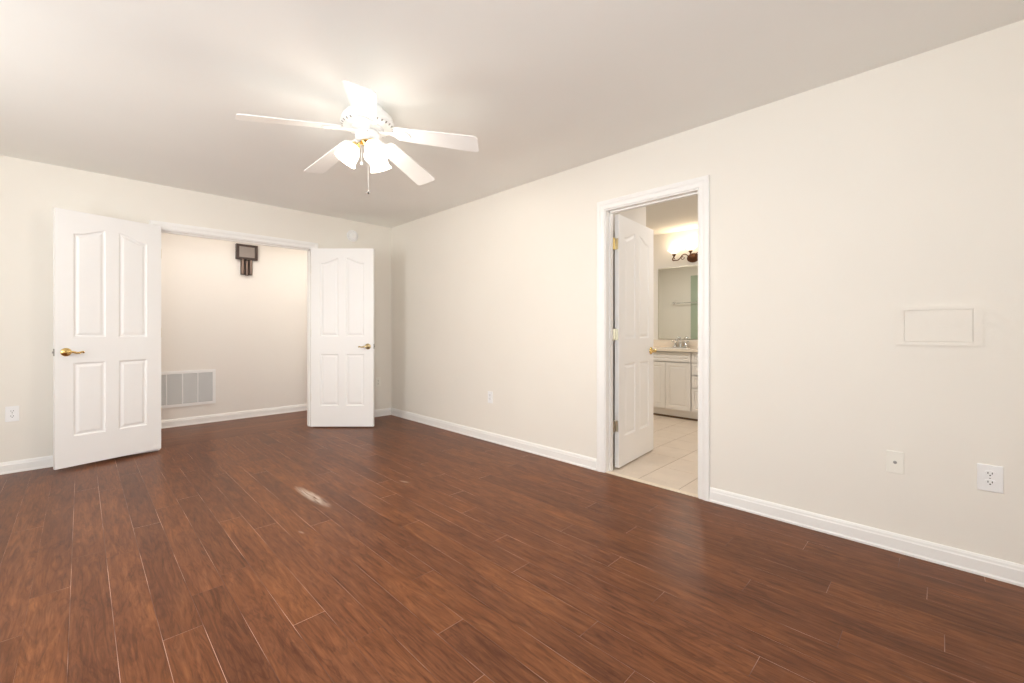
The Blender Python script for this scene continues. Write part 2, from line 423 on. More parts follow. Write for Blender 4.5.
# unseen windows, added to let in the daylight
def window(name, along, a0, a1, pos, label):
    """along 'y': added window in the left wall, 'x': in the front wall; pos = wall face"""
    bm = bmesh.new(); z0, z1 = 0.85, 2.15; f = 0.045
    def bx(u0, u1, d0, d1, za, zb):
        if along == 'y': box(bm, pos - d1, pos - d0, u0, u1, za, zb)
        else: box(bm, u0, u1, pos - d1, pos - d0, za, zb)
    bx(a0, a0 + f, 0.0, 0.1, z0, z1); bx(a1 - f, a1, 0.0, 0.1, z0, z1)
    bx(a0 + f, a1 - f, 0.0, 0.1, z0, z0 + f); bx(a0 + f, a1 - f, 0.0, 0.1, z1 - f, z1)
    bx(a0 + f, a1 - f, 0.03, 0.07, 1.48, 1.52)
    bx(a0 - 0.07, a0, -0.016, 0.0, z0, z1 + 0.07); bx(a1, a1 + 0.07, -0.016, 0.0, z0, z1 + 0.07); bx(a0, a1, -0.016, 0.0, z1, z1 + 0.07)
    bx(a0 - 0.09, a1 + 0.09, -0.045, 0.0, z0 - 0.025, z0)
    o = struct(name, bm, M_TRIM, label, 'window')
    bm = bmesh.new()
    if along == 'y': box(bm, pos - 0.053, pos - 0.049, a0 + f, a1 - f, z0 + f, z1 - f)
    else: box(bm, a0 + f, a1 - f, pos - 0.053, pos - 0.049, z0 + f, z1 - f)
    link('pane', bm, M_PANE, o)
window('added_window_1', 'y', *LW[0], XL, 'added unseen white sash window in the left wall, nearer to the camera')
window('added_window_2', 'y', *LW[1], XL, 'added unseen white sash window in the left wall, nearer to the double doorway')
window('added_window_3', 'x', *FW[0], YF, 'added unseen wide white sash window behind the camera')

# baseboards
def baseboard(name, runs, label):
    bm = bmesh.new()
    for P, Q, n in runs: extrude_run(bm, P, Q, n, BASE_SEC)
    struct(name, bm, M_TRIM, label, 'baseboard')
CW = 0.075
baseboard('baseboard_back_left', [((XL, 0, 0), (OX0 - CW, 0, 0), (0, -1, 0))], 'white baseboard on the far wall left of the doorway')
baseboard('baseboard_back_right', [((OX1 + CW, 0, 0), (0, 0, 0), (0, -1, 0))], 'white baseboard on the far wall behind the right door leaf')
baseboard('baseboard_right_far', [((0, 0, 0), (0, DY1 + CW, 0), (-1, 0, 0))], 'white baseboard on the right wall between corner and bathroom doorway')
baseboard('baseboard_right_near', [((0, DY0 - CW, 0), (0, YF, 0), (-1, 0, 0))], 'white baseboard on the right wall below the outlets')
baseboard('baseboard_left', [((XL, YF, 0), (XL, 0, 0), (1, 0, 0))], 'white baseboard on the left wall')
baseboard('baseboard_hall', [((-3.9, HALL, 0), (0, HALL, 0), (0, -1, 0))], 'white baseboard along the hall wall under the grille')

# door frames: jambs, stops and casing swept round the opening
CAS = [(0.004, 0.0), (0.004, 0.009), (0.010, 0.012), (0.022, 0.0115), (0.034, 0.013), (0.046, 0.018), (0.066, 0.0185), (0.072, 0.016), (0.073, 0.0)]
def frame(name, a0, a1, zt, place, thick, label, stop_side):
    """place(a, z, d): a along the wall, d out of the room-side face (negative = into the wall)"""
    bm = bmesh.new()
    for side in (0, 1):
        rows = []
        for w, d in CAS:
            dd = d if side == 0 else -thick - d
            rows.append([bm.verts.new(place(*c)) for c in ((a0 - w, 0, dd), (a0 - w, zt + w, dd), (a1 + w, zt + w, dd), (a1 + w, 0, dd))])
        for r, s in zip(rows, rows[1:]):
            for k in range(3): bm.faces.new((r[k], r[k + 1], s[k + 1], s[k]))
    def pb(a0_, a1_, z0_, z1_, d0_, d1_):
        p, q = Vector(place(a0_, z0_, d0_)), Vector(place(a1_, z1_, d1_))
        box(bm, min(p.x, q.x), max(p.x, q.x), min(p.y, q.y), max(p.y, q.y), min(p.z, q.z), max(p.z, q.z))
    t = 0.0035
    pb(a0 - 0.004, a0 + t, 0, zt, -thick - 0.001, 0.001); pb(a1 - t, a1 + 0.004, 0, zt, -thick - 0.001, 0.001)
    pb(a0, a1, zt - t, zt + 0.004, -thick - 0.001, 0.001)
    s0, s1 = stop_side
    pb(a0 + t, a0 + 0.013, 0, zt - t, s0, s1); pb(a1 - 0.013, a1 - t, 0, zt - t, s0, s1); pb(a0 + t, a1 - t, zt - 0.014, zt - t, s0, s1)
    return struct(name, bm, M_TRIM, label, 'door frame')
frame('trim_1', OX0, OX1, OZ, lambda a, z, d: (a, -d, z), BW, 'white casing and jamb around the wide double doorway', (-0.075, -0.04))
frame('trim_2', DY0, DY1, DZ, lambda a, z, d: (-d, a, z), RW, 'white casing and jamb around the bathroom doorway', (-0.082, -0.045))

# ------------------------------------------------------------------ doors
def inset_loop(lp, d):
    n = len(lp); out = []
    for i in range(n):
        a, b, c = Vector(lp[i - 1]), Vector(lp[i]), Vector(lp[(i + 1) % n])
        e1 = (b - a).normalized(); e2 = (c - b).normalized()
        n1 = Vector((-e1.y, e1.x)); n2 = Vector((-e2.y, e2.x)); m = (n1 + n2); m = m / max(m.dot(n1), 0.2)
        p = b + m * d; out.append((p.x, p.y))
    return out
def leaf_mesh(W, Hh, T=0.035):
    bm = bmesh.new(); so = 0.105; mid = W / 2; mw = 0.042; b0, b1, t0 = 0.235, 0.818, 1.020
    def top(x): return 1.845 + 0.066 * 0.5 * (1 + math.cos(PI * (x - mid) / (mid - so)))
    n = 12
    def rect_lp(x0, x1): return lambda d: [(x0 + d, b0 + d), (x1 - d, b0 + d), (x1 - d, b1 - d), (x0 + d, b1 - d)]
    def arch_lp(x0, x1):
        def g(d):
            p, q = x0 + d, x1 - d
            return [(p, t0 + d), (q, t0 + d)] + [(q + (p - q) * k / n, top(q + (p - q) * k / n) - d) for k in range(n + 1)]
        return g
    panels = []
    for x0, x1 in ((so, mid - mw), (mid + mw, W - so)):
        panels += [rect_lp(x0, x1), arch_lp(x0, x1)]
    outer = [(0, 0), (W, 0), (W, Hh), (0, Hh)]
    for sgn in (-1, 1):
        def q(*c): bm.faces.new([bm.verts.new((a, sgn * T / 2, b)) for a, b in c])
        def rect(xa, xb, za, zb): q((xa, za), (xb, za), (xb, zb), (xa, zb))
        rect(0, so, 0, Hh); rect(W - so, W, 0, Hh); rect(mid - mw, mid + mw, 0, Hh)
        for x0, x1 in ((so, mid - mw), (mid + mw, W - so)):
            rect(x0, x1, 0, b0); rect(x0, x1, b1, t0)
            for k in range(n):
                xa, xb = x0 + (x1 - x0) * k / n, x0 + (x1 - x0) * (k + 1) / n
                q((xa, top(xa)), (xb, top(xb)), (xb, Hh), (xa, Hh))
        for gen in panels:
            lp = gen(0.0)
            prev = [bm.verts.new((a, sgn * T / 2, b)) for a, b in lp]
            for ins, dep in ((0.004, 0.005), (0.011, 0.0085), (0.019, 0.0085), (0.034, 0.0035), (0.038, 0.003)):
                cur = [bm.verts.new((a, sgn * (T / 2 - dep), b)) for a, b in gen(ins)]
                for k in range(len(lp)):
                    j = (k + 1) % len(lp); bm.faces.new((prev[k], prev[j], cur[j], cur[k]))
                prev = cur
            bm.faces.new(prev)
    for k in range(4):
        a, b = outer[k], outer[(k + 1) % 4]
        bm.faces.new([bm.verts.new(c) for c in ((a[0], -T / 2, a[1]), (b[0], -T / 2, b[1]), (b[0], T / 2, b[1]), (a[0], T / 2, a[1]))])
    return bm
def lever(parent, x, z, sgn, T, toward, m):
    """lever handle on face y = sgn*T/2, lever pointing toward -x or +x"""
    bm = bmesh.new(); y = sgn * T / 2
    rot = Matrix.Translation((x, y, z)) @ Matrix.Rotation(-sgn * PI / 2, 4, 'X')
    lathe(bm, [(0, 0), (0.033, 0), (0.033, 0.003), (0.030, 0.008), (0.020, 0.012), (0.012, 0.016), (0.0105, 0.03), (0.014, 0.036), (0.015, 0.045), (0.010, 0.052), (0, 0.054)], 28, rot)
    yy = y + sgn * 0.046; t = toward
    path = smooth_path([(x, yy, z), (x + t * 0.025, yy, z + 0.001), (x + t * 0.050, yy, z - 0.007), (x + t * 0.070, yy, z - 0.004), (x + t * 0.086, yy - sgn * 0.003, z + 0.001), (x + t * 0.092, yy - sgn * 0.006, z - 0.009)], 6)
    n = len(path); tube(bm, path, [0.0095 - 0.0035 * i / n for i in range(n)], 12)
    return link('lever_handle', bm, m, parent, smooth=True)
def hinge_mesh(m, parent, z, pivot_y, side):
    bm = bmesh.new()
    lathe(bm, [(0, -0.050), (0.004, -0.050), (0.0075, -0.045), (0.0075, 0.045), (0.004, 0.050), (0, 0.050)], 16, Matrix.Translation((-0.006, pivot_y, z)))
    for g in (-0.015, 0.015): lathe(bm, [(0.0078, g - 0.001), (0.0085, g), (0.0078, g + 0.001)], 16, Matrix.Translation((-0.006, pivot_y, z)))
    box(bm, -0.0035, -0.001, *sorted((pivot_y, pivot_y + side * 0.031)), z - 0.044, z + 0.044)          # plate on the leaf edge
    for dz in (-0.03, 0, 0.03): box(bm, -0.0045, -0.003, *sorted((pivot_y + side * 0.016, pivot_y + side * 0.022)), z + dz - 0.003, z + dz + 0.003)
    return link('hinge', bm, m, parent, smooth=True)
def door(name, loc, rz, W, Hh, knob_m, hinge_m, side, label, lever_dir=-1):
    """origin at the hinge pin foot; leaf along +x; 'side' = y side of the pin on which the leaf lies"""
    T = 0.035; root = empty(name, loc, rz); tagit(root, label, 'door', kind='structure')
    bm = leaf_mesh(W, Hh, T); o = link('leaf', bm, M_DOOR, root); o.location = (0, side * T / 2, 0)
    for s in (-1, 1):
        lv = lever(root, W - 0.062, 0.905, s, T, lever_dir, knob_m); lv.location = (0, side * T / 2, 0)
    bm = bmesh.new(); box(bm, W - 0.001, W + 0.0015, side * T / 2 - 0.0125, side * T / 2 + 0.0125, 0.905 - 0.028, 0.905 + 0.028)
    box(bm, W + 0.001, W + 0.010, side * T / 2 - 0.006, side * T / 2 + 0.006, 0.905 - 0.008, 0.905 + 0.008, bev=0.002)
    link('latch', bm, M_SCREW, root)
    for z in (0.33, 1.055, 1.775): hinge_mesh(hinge_m, root, z, 0.0, side)
    return root
# left leaf of the double doorway: hinged at the left jamb, folded back almost flat against the wall
# direction hinge -> free edge
def dir_angle(a, b): return math.atan2(b[1] - a[1], b[0] - a[0])
P0 = (-2.362, -0.024); P1 = (-3.014, -0.219)
ang = dir_angle(P0, P1)
door('door_1', (P0[0], P0[1], 0.025), ang, 0.688, 2.024, M_BRASS, M_ABRASS, 1, 'white four-panel door leaf with brass lever, folded back flat at left of double doorway')
# right leaf: opened about 135 degrees
P0 = (-1.008, -0.026); ang = math.radians(-45)
door('door_2', (P0[0], P0[1], 0.014), ang, 0.705, 2.012, M_ABRASS, M_ABRASS, -1, 'white four-panel door leaf standing at an angle beside the far right corner')
# bathroom door: opened 90 degrees into the bathroom
door_3 = door('door_3', (RW + 0.033, DY1 + 0.001, 0.012), math.radians(5.0), 0.702, 2.008, M_BRASS, M_NICKEL, -1, 'white four-panel bathroom door with arched panels, open inward')

for z in (0.33, 1.055, 1.775):            # hinge plates let into the jamb, seen through the open gap
    bm = bmesh.new(); box(bm, -0.047, -0.009, -0.0075, -0.0055, z - 0.046, z + 0.046)
    for dz in (-0.03, 0.0, 0.03): box(bm, -0.034, -0.027, -0.0085, -0.0075, z + dz - 0.0035, z + dz + 0.0035)
    link('hinge_plate', bm, M_BRASS if z > 1.5 else M_NICKEL, door_3)

# ------------------------------------------------------------------ ceiling fan
def ceiling_fan():
    FX, FY = -1.650, -2.648
    root = empty('ceiling_fan', (FX, FY, H))
    tagit(root, 'white five-blade ceiling fan with lit glass shades and pull chain', 'ceiling fan')
    bm = bmesh.new()
    lathe(bm, [(0, 0), (0.085, 0), (0.088, -0.012), (0.098, -0.022), (0.125, -0.042), (0.145, -0.066), (0.153, -0.088), (0.154, -0.104), (0.150, -0.108), (0.150, -0.112), (0.146, -0.118), (0.118, -0.124), (0, -0.125)], 56)
    body = link('motor_housing', bm, M_FAN, root, smooth=True, angle=35)
    bm = bmesh.new()
    for k in range(30):
        a = 2 * PI * k / 30; ca, sa = math.cos(a), math.sin(a)
        q = [Vector((r * math.cos(a + w), r * math.sin(a + w), z)) for r, w, z in ((0.140, -0.035, -0.1215), (0.1505, -0.035, -0.113), (0.1505, 0.035, -0.113), (0.140, 0.035, -0.1215))]
        n = Vector((ca * 0.4, sa * 0.4, -0.9)).normalized() * 0.0012
        vs = [bm.verts.new(p + n) for p in q]; bm.faces.new(vs)
    link('vent_slots', bm, M_SCREW, body)
    bm = bmesh.new(); lathe(bm, [(0, -0.124), (0.092, -0.124), (0.094, -0.130), (0.090, -0.140), (0.070, -0.143), (0, -0.143)], 40)
    link('flywheel', bm, M_FAN, root, smooth=True)
    bm = bmesh.new(); lathe(bm, [(0, -0.142), (0.050, -0.142), (0.066, -0.150), (0.071, -0.160), (0.070, -0.188), (0.064, -0.198), (0.048, -0.204), (0, -0.205)], 40)
    cup = link('switch_housing', bm, M_FAN, root, smooth=True)
    for k in range(3):
        bm = bmesh.new()
        a = math.radians(243 + 120 * k); lathe(bm, [(0, 0), (0.0035, 0), (0.003, 0.002), (0, 0.0025)], 10, Matrix.Translation((0.071 * math.cos(a), 0.071 * math.sin(a), -0.170)) @ Matrix.Rotation(a, 4, 'Z') @ Matrix.Rotation(PI / 2, 4, 'Y'))
        link('screw', bm, M_SCREW, cup)
    # blades droop a little towards their tips
    droop = math.radians(8.6); pitch = math.radians(-12)
    for k in range(5):
        a = math.radians(240.2 + 72 * k)
        mt = Matrix.Rotation(a, 4, 'Z') @ Matrix.Translation((0, 0, -0.137)) @ Matrix.Rotation(droop, 4, 'Y')
        bm = bmesh.new()                       # iron: arm + splayed plate
        prof = [(0.055, 0.016), (0.10, 0.014), (0.135, 0.012), (0.165, 0.022), (0.19, 0.042), (0.225, 0.046), (0.245, 0.034), (0.262, 0.012)]
        ring = [(x, w) for x, w in prof] + [(x, -w) for x, w in prof[::-1]]
        for z in (-0.002, -0.0055):
            vs = [bm.verts.new((x, y, z)) for x, y in ring]; bm.faces.new(vs)
            if z == -0.002: A = vs
        for i in range(len(ring)): bm.faces.new((A[i], A[(i + 1) % len(ring)], vs[(i + 1) % len(ring)], vs[i]))
        bmesh.ops.transform(bm, matrix=Matrix.Rotation(pitch, 4, 'X'), verts=[v for v in bm.verts if v.co.x > 0.15])
        for x, y in ((0.20, 0.028), (0.20, -0.028), (0.245, 0.0)):
            lathe(bm, [(0.0045, -0.0055), (0.0035, -0.0075), (0, -0.008)], 10, Matrix.Rotation(pitch, 4, 'X') @ Matrix.Translation((x, y, 0)))
        bmesh.ops.transform(bm, matrix=mt, verts=bm.verts)
        link('blade_iron', bm, M_FAN, root)
        bm = bmesh.new()
        r0, r1, w0, w1, c = 0.165, 0.675, 0.059, 0.074, 0.022
        out = [(r0, -w0 + c)] + [(r0 + c * (1 - math.cos(t)), -w0 + c * (1 - math.sin(t))) for t in (PI / 6, PI / 3)] + [(r0 + c, -w0)]
        out += [(r1 - c, -w1)] + [(r1 - c + c * math.sin(t), -w1 + c * (1 - math.cos(t))) for t in (PI / 6, PI / 3)] + [(r1, -w1 + c)]
        out = out + [(x, -y) for x, y in out[::-1]]
        lo = [bm.verts.new((x, y, 0.0)) for x, y in out]; hi = [bm.verts.new((x, y, 0.0055)) for x, y in out]
        bm.faces.new(lo[::-1]); bm.faces.new(hi)
        for i in range(len(out)): bm.faces.new((lo[i], lo[(i + 1) % len(out)], hi[(i + 1) % len(out)], hi[i]))
        bmesh.ops.transform(bm, matrix=mt @ Matrix.Rotation(pitch, 4, 'X'), verts=bm.verts)
        link('blade', bm, M_FAN, root)
    # light kit
    bm = bmesh.new(); lathe(bm, [(0, -0.203), (0.040, -0.204), (0.044, -0.212), (0.036, -0.222), (0.020, -0.232), (0.016, -0.246), (0.010, -0.254), (0.012, -0.262), (0.006, -0.270), (0, -0.272)], 32)
    kit = link('light_kit_hub', bm, M_BRASS, root, smooth=True)
    for az in (264, 146, 26):
        a = math.radians(az); d = Vector((math.cos(a), math.sin(a), 0)); tilt = math.radians(57)   # axis below horizontal
        ax = d * math.cos(tilt) + Vector((0, 0, -math.sin(tilt))); neck = d * 0.062 + Vector((0, 0, -0.222))
        bm = bmesh.new(); tube(bm, smooth_path([d * 0.02 + Vector((0, 0, -0.222)), d * 0.045 + Vector((0, 0, -0.216)), neck + ax * 0.004], 5), 0.007, 10)
        mt = Matrix.Translation(neck) @ ax.to_track_quat('Z', 'Y').to_matrix().to_4x4()
        lathe(bm, [(0, -0.004), (0.018, -0.002), (0.026, 0.006), (0.027, 0.020), (0.024, 0.020), (0.022, 0.008), (0, 0.004)], 24, mt)
        link('lamp_arm', bm, M_BRASS, root, smooth=True)
        bm = bmesh.new()                        # tulip shade, open end away from the hub
        lathe(bm, [(0.022, 0.010), (0.032, 0.022), (0.050, 0.045), (0.059, 0.072), (0.062, 0.098), (0.066, 0.122), (0.076, 0.140), (0.074, 0.141), (0.0635, 0.122), (0.0595, 0.098), (0.0565, 0.072), (0.0475, 0.046), (0.0295, 0.024), (0.020, 0.012)], 36, mt)
        bmesh.ops.transform(bm, matrix=mt @ Matrix.Scale(0.90, 4) @ mt.inverted(), verts=bm.verts); sh = link('lamp_shade', bm, M_FANGLASS, root, smooth=True)
        bm = bmesh.new(); lathe(bm, [(0, 0.012), (0.012, 0.014), (0.014, 0.034), (0.024, 0.055), (0.028, 0.072), (0.022, 0.090), (0.010, 0.098), (0, 0.100)], 20, mt)
        link('bulb', bm, M_BULB, sh, smooth=True)
        # light out of the open end, and the weaker glow through the glass
        for kind, watts, off in (('SPOT', FAN_W, 0.150), ('POINT', FAN_GLOW, 0.170)):
            l = bpy.data.lights.new('fan_lamp', kind); l.energy = watts; l.color = (1.0, 0.92, 0.81); l.shadow_soft_size = 0.08
            if kind == 'SPOT': l.spot_size = math.radians(170); l.spot_blend = 0.5
            lo = bpy.data.objects.new('fan_lamp', l); COL.objects.link(lo); lo.parent = root
            lo.location = neck + ax * off; lo.rotation_euler = (-ax).to_track_quat('Z', 'Y').to_euler()
    # pull chains
    for (ax_, ay, zb, m) in ((0.0, -0.006, -0.505, M_FAN), (-0.030, 0.020, -0.33, M_FAN)):
        bm = bmesh.new(); z = -0.262
        tube(bm, [(ax_, ay, -0.24), (ax_, ay, zb)], 0.0007, 5)
        ch = link('pull_chain', bm, m, root)
        bm = bmesh.new(); lathe(bm, [(0, zb + 0.004), (0.004, zb), (0.0075, zb - 0.006), (0.0075, zb - 0.010), (0.004, zb - 0.015), (0, zb - 0.016)], 14, Matrix.Translation((ax_, ay, 0)))
        link('chain_pull', bm, M_DARK if zb < -0.5 else M_FAN, ch, smooth=True)
FAN_W, FAN_GLOW = 9.0, 1.4
ceiling_fan()

# ------------------------------------------------------------------ wall plates; local x = across, y = out of the wall (-y), z = up
def plate(root, w, h, m, t=0.006):
    bm = bmesh.new(); box(bm, -w / 2, w / 2, -t, 0, -h / 2, h / 2, bev=0.0022)
    return link('cover_plate', bm, m, root)
def outlet(loc, rz, label, w=0.070, h=0.115, m=None):
    r = empty('wall_outlet', loc, rz); tagit(r, label, 'outlet'); plate(r, w, h, m or M_PLATE)
    for s in (1, -1):
        bm = bmesh.new(); z = s * 0.0195
        out = [(0.0165 * math.copysign(min(1, abs(math.cos(t)) * 1.15), math.cos(t)), z + 0.0145 * math.copysign(min(1, abs(math.sin(t)) * 1.08), math.sin(t))) for t in [2 * PI * k / 24 for k in range(24)]]
        A = [bm.verts.new((x, -0.0058, zz)) for x, zz in out]; B = [bm.verts.new((x, -0.0085, zz)) for x, zz in out]
        bm.faces.new(A); bm.faces.new(B)
        for i in range(24): bm.faces.new((A[i], A[(i + 1) % 24], B[(i + 1) % 24], B[i]))
        f = link('receptacle', bm, m or M_PLATE, r)
        bm = bmesh.new()
        for x in (-0.0065, 0.0065): box(bm, x - 0.0014, x + 0.0014, -0.0091, -0.008, z, z + 0.008)
        lathe(bm, [(0.0028, 0), (0.0028, 0.001), (0, 0.001)], 12, Matrix.Translation((0, -0.0085, z - 0.006)) @ Matrix.Rotation(PI / 2, 4, 'X'))
        link('slots', bm, M_DARK, f)
    bm = bmesh.new(); lathe(bm, [(0.003, 0.0055), (0.0025, 0.0072), (0, 0.0075)], 12, Matrix.Rotation(PI / 2, 4, 'X'))
    link('screw', bm, M_SCREW, r)
    return r
RY = -PI / 2     # right wall: out-of-wall (-y local) must point to -x
outlet((0, -5.245, 0.441), RY, 'white duplex outlet low on the right wall, nearest the picture edge', w=0.079, h=0.118)
outlet((0, -1.926, 0.438), RY, 'small white outlet low on the right wall between corner and bathroom doorway')
outlet((-3.244, 0, 0.455), 0.0, 'white duplex outlet on the far wall left of the folded-back door', w=0.072, h=0.118)
outlet((-0.190, 0, 0.440), 0.0, 'cream outlet on the far wall peeking out beside the right door leaf', m=M_IVORY)
r = empty('cable_jack', (0, -4.928, 0.444), RY); tagit(r, 'white cable jack plate with one socket, left of the nearest outlet', 'wall plate')
plate(r, 0.066, 0.110, M_IVORY)
bm = bmesh.new(); lathe(bm, [(0, 0.004), (0.0075, 0.004), (0.0075, 0.008), (0.0048, 0.008), (0.0048, 0.013), (0.003, 0.0135), (0, 0.0135)], 16, Matrix.Rotation(PI / 2, 4, 'X'))
link('coax_socket', bm, M_SCREW, r, smooth=True)
for s in (1, -1):
    bm = bmesh.new(); lathe(bm, [(0.0028, 0.0055), (0.0022, 0.007), (0, 0.0072)], 12, Matrix.Translation((0, 0, s * 0.042)) @ Matrix.Rotation(PI / 2, 4, 'X'))
    link('screw', bm, M_IVORY, r)

# painted access panel
r = empty('access_panel', (0, -5.0775, 1.123), RY); tagit(r, 'wide wall-coloured access panel on the right wall above the outlets', 'access panel')
bm = bmesh.new(); w, h = 0.293, 0.190
ring = [(-w / 2, -h / 2), (w / 2, -h / 2), (w / 2, h / 2), (-w / 2, h / 2)]; iw, ih = w / 2 - 0.030, h / 2 - 0.019
inner = [(-iw, -ih), (iw, -ih), (iw, ih), (-iw, ih)]
fill_with_holes(bm, ring, [inner], lambda a, b: (a, -0.007, b))
for lp, d in ((ring, 0.0), (inner, 0.001)):
    for i in range(4):
        a, b = lp[i], lp[(i + 1) % 4]; bm.faces.new([bm.verts.new(c) for c in ((a[0], -0.007, a[1]), (b[0], -0.007, b[1]), (b[0], -d, b[1]), (a[0], -d, a[1]))])
link('frame', bm, M_WALL, r)
bm = bmesh.new(); box(bm, -iw + 0.0012, iw - 0.0012, -0.0052, 0, -ih + 0.0012, ih - 0.0012, bev=0.001)
link('panel', bm, M_WALL, r)

# smoke detector on the far wall
r = empty('smoke_detector', (-0.527, 0, 2.253)); tagit(r, 'round white smoke detector on the far wall above the right door leaf', 'smoke detector')
mt = Matrix.Rotation(PI / 2, 4, 'X')
bm = bmesh.new(); lathe(bm, [(0, 0), (0.070, 0), (0.070, 0.008), (0, 0.008)], 40, mt); link('base', bm, M_PLATE, r, smooth=True)
bm = bmesh.new(); lathe(bm, [(0.064, 0.008), (0.064, 0.020), (0.058, 0.030), (0.040, 0.034), (0.034, 0.036), (0.030, 0.040), (0, 0.041)], 40, mt); link('cover', bm, M_PLATE, r, smooth=True)
bm = bmesh.new()
for k in range(16):
    a = 2 * PI * k / 16; box(bm, -0.004, 0.004, -0.0335, -0.0325, 0.044, 0.052)
    bmesh.ops.rotate(bm, cent=(0, 0, 0), matrix=Matrix.Rotation(a, 3, 'Y'), verts=bm.verts[-8:])
link('vents', bm, M_SLAT, r)

# ------------------------------------------------------------------ hall: chime and return grille
r = empty('door_chime', (-1.400, HALL, 1.985)); tagit(r, 'dark brown door chime with three hanging pipes high on the hall wall', 'door chime')
w, z0, z1, D = 0.118, 0.0, 0.187, 0.055
bm = bmesh.new()
box(bm, -w, w, -D, 0, z1 - 0.027, z1, bev=0.003); box(bm, -w, w, -D, 0, z0, z0 + 0.027, bev=0.003)
box(bm, -w, -w + 0.032, -D, 0, z0 + 0.02, z1 - 0.02, bev=0.003); box(bm, w - 0.032, w, -D, 0, z0 + 0.02, z1 - 0.02, bev=0.003)
link('housing', bm, M_CHIME, r)
bm = bmesh.new(); box(bm, -w + 0.03, w - 0.03, -D + 0.012, -0.002, 0.025, z1 - 0.025); link('cloth_panel', bm, M_CHIMEP, r)
bm = bmesh.new(); box(bm, -0.064, 0.064, -0.020, -0.001, -0.188, 0.002); link('pipe_backing', bm, M_CHIME, r)
for x, zb in ((-0.045, -0.185), (0.0, -0.200), (0.045, -0.185)):
    bm = bmesh.new(); lathe(bm, [(0, 0), (0.0155, 0), (0.016, 0.002), (0.016, 0.185 + 0.0), (0, 0.185)], 24, Matrix.Translation((x, -0.034, zb)))
    link('chime_pipe', bm, M_PIPE, r, smooth=True)

r = empty('return_air_grille', (-2.115, HALL, 0.430)); tagit(r, 'wide white return air grille low on the hall wall', 'air grille')
gw, gh = 0.392, 0.205; fx, fz = 0.030, 0.033
bm = bmesh.new()
outer = [(-gw, -gh), (gw, -gh), (gw, gh), (-gw, gh)]; inner = [(-gw + fx, -gh + fz), (gw - fx, -gh + fz), (gw - fx, gh - fz), (-gw + fx, gh - fz)]
fill_with_holes(bm, outer, [inner], lambda a, b: (a, -0.009, b))
for lp, d in ((outer, 0.0), (inner, 0.0)):
    for i in range(4):
        a, b = lp[i], lp[(i + 1) % 4]; bm.faces.new([bm.verts.new(c) for c in ((a[0], -0.009, a[1]), (b[0], -0.009, b[1]), (b[0], 0, b[1]), (a[0], 0, a[1]))])
link('frame', bm, M_PLATE, r)
bm = bmesh.new(); box(bm, -gw + fx, gw - fx, -0.0015, -0.0005, -gh + fz, gh - fz); link('filter', bm, M_FILTER, r)
n = 5; stepx = (2 * (gw - fx)) / n
for k in range(1, n):
    bm = bmesh.new(); x = -gw + fx + k * stepx; box(bm, x - 0.0055, x + 0.0055, -0.0095, 0, -gh + fz, gh - fz); link('divider', bm, M_PLATE, r)
bm = bmesh.new(); z = -gh + fz + 0.006
while z < gh - fz - 0.004:
    vs = [bm.verts.new(c) for c in ((-gw + fx, -0.0085, z), (gw - fx, -0.0085, z), (gw - fx, -0.002, z + 0.008), (-gw + fx, -0.002, z + 0.008))]
    bm.faces.new(vs); z += 0.0115
link('louvres', bm, M_SLAT, r)

# ------------------------------------------------------------------ bathroom furniture
def raised_front(bm, y0, y1, z0, z1, x, t=0.019, border=0.045, deep=0.006):
    """cabinet front facing -x with a raised field"""
    outer = [(y0, z0), (y1, z0), (y1, z1), (y0, z1)]; b = min(border, (z1 - z0) * 0.28, (y1 - y0) * 0.3)
    hole = inset_loop(outer, b)
    fill_with_holes(bm, outer, [hole], lambda a, c: (x, a, c))
    prev = [bm.verts.new((x, a, c)) for a, c in hole]
    for ins, dep in ((0.004, deep), (0.010, deep), (b * 0.55, 0.001), (b * 0.6, 0.001)):
        cur = [bm.verts.new((x + dep, a, c)) for a, c in inset_loop(hole, ins)]
        for k in range(4): bm.faces.new((prev[k], prev[(k + 1) % 4], cur[(k + 1) % 4], cur[k]))
        prev = cur
    bm.faces.new(prev)
    for i in range(4):
        a, c = outer[i], outer[(i + 1) % 4]; bm.faces.new([bm.verts.new(q) for q in ((x, *a), (x, *c), (x + t, *c), (x + t, *a))])
    bm.faces.new([bm.verts.new((x + t, *a)) for a in outer])
VY0, VY1 = -3.42, -2.20
V = empty('vanity_cabinet', (2.60, -2.81, 0)); tagit(V, 'white raised-panel vanity cabinet with doors and drawers under the mirror', 'vanity cabinet')
def vpart(name, bm, m, **k):
    bmesh.ops.translate(bm, vec=(-2.60, 2.81, 0), verts=bm.verts); return link(name, bm, m, V, **k)
bm = bmesh.new(); box(bm, 2.372, BX - 0.003, VY0, VY1, 0.10, 0.838); vpart('body', bm, M_CAB)
bm = bmesh.new(); box(bm, 2.415, BX - 0.003, VY0 + 0.002, VY1 - 0.002, 0.0, 0.10); vpart('toe_kick', bm, M_CAB)
bm = bmesh.new(); box(bm, 2.408, 2.4149, VY0 + 0.002, VY1 - 0.002, 0.0, 0.022); vpart('kick_strip', bm, M_KICK)
for ya, yb in ((-2.622, -2.285), (-2.944, -2.628)):
    bm = bmesh.new(); raised_front(bm, ya, yb, 0.118, 0.700, 2.340); vpart('door', bm, M_CAB)
bm = bmesh.new(); raised_front(bm, -2.944, -2.285, 0.712, 0.828, 2.340, border=0.03); vpart('drawer_front', bm, M_CAB)
for za, zb in ((0.712, 0.828), (0.562, 0.700), (0.412, 0.550), (0.118, 0.400)):
    bm = bmesh.new(); raised_front(bm, -3.385, -2.958, za, zb, 2.340, border=0.03); vpart('drawer', bm, M_CAB)

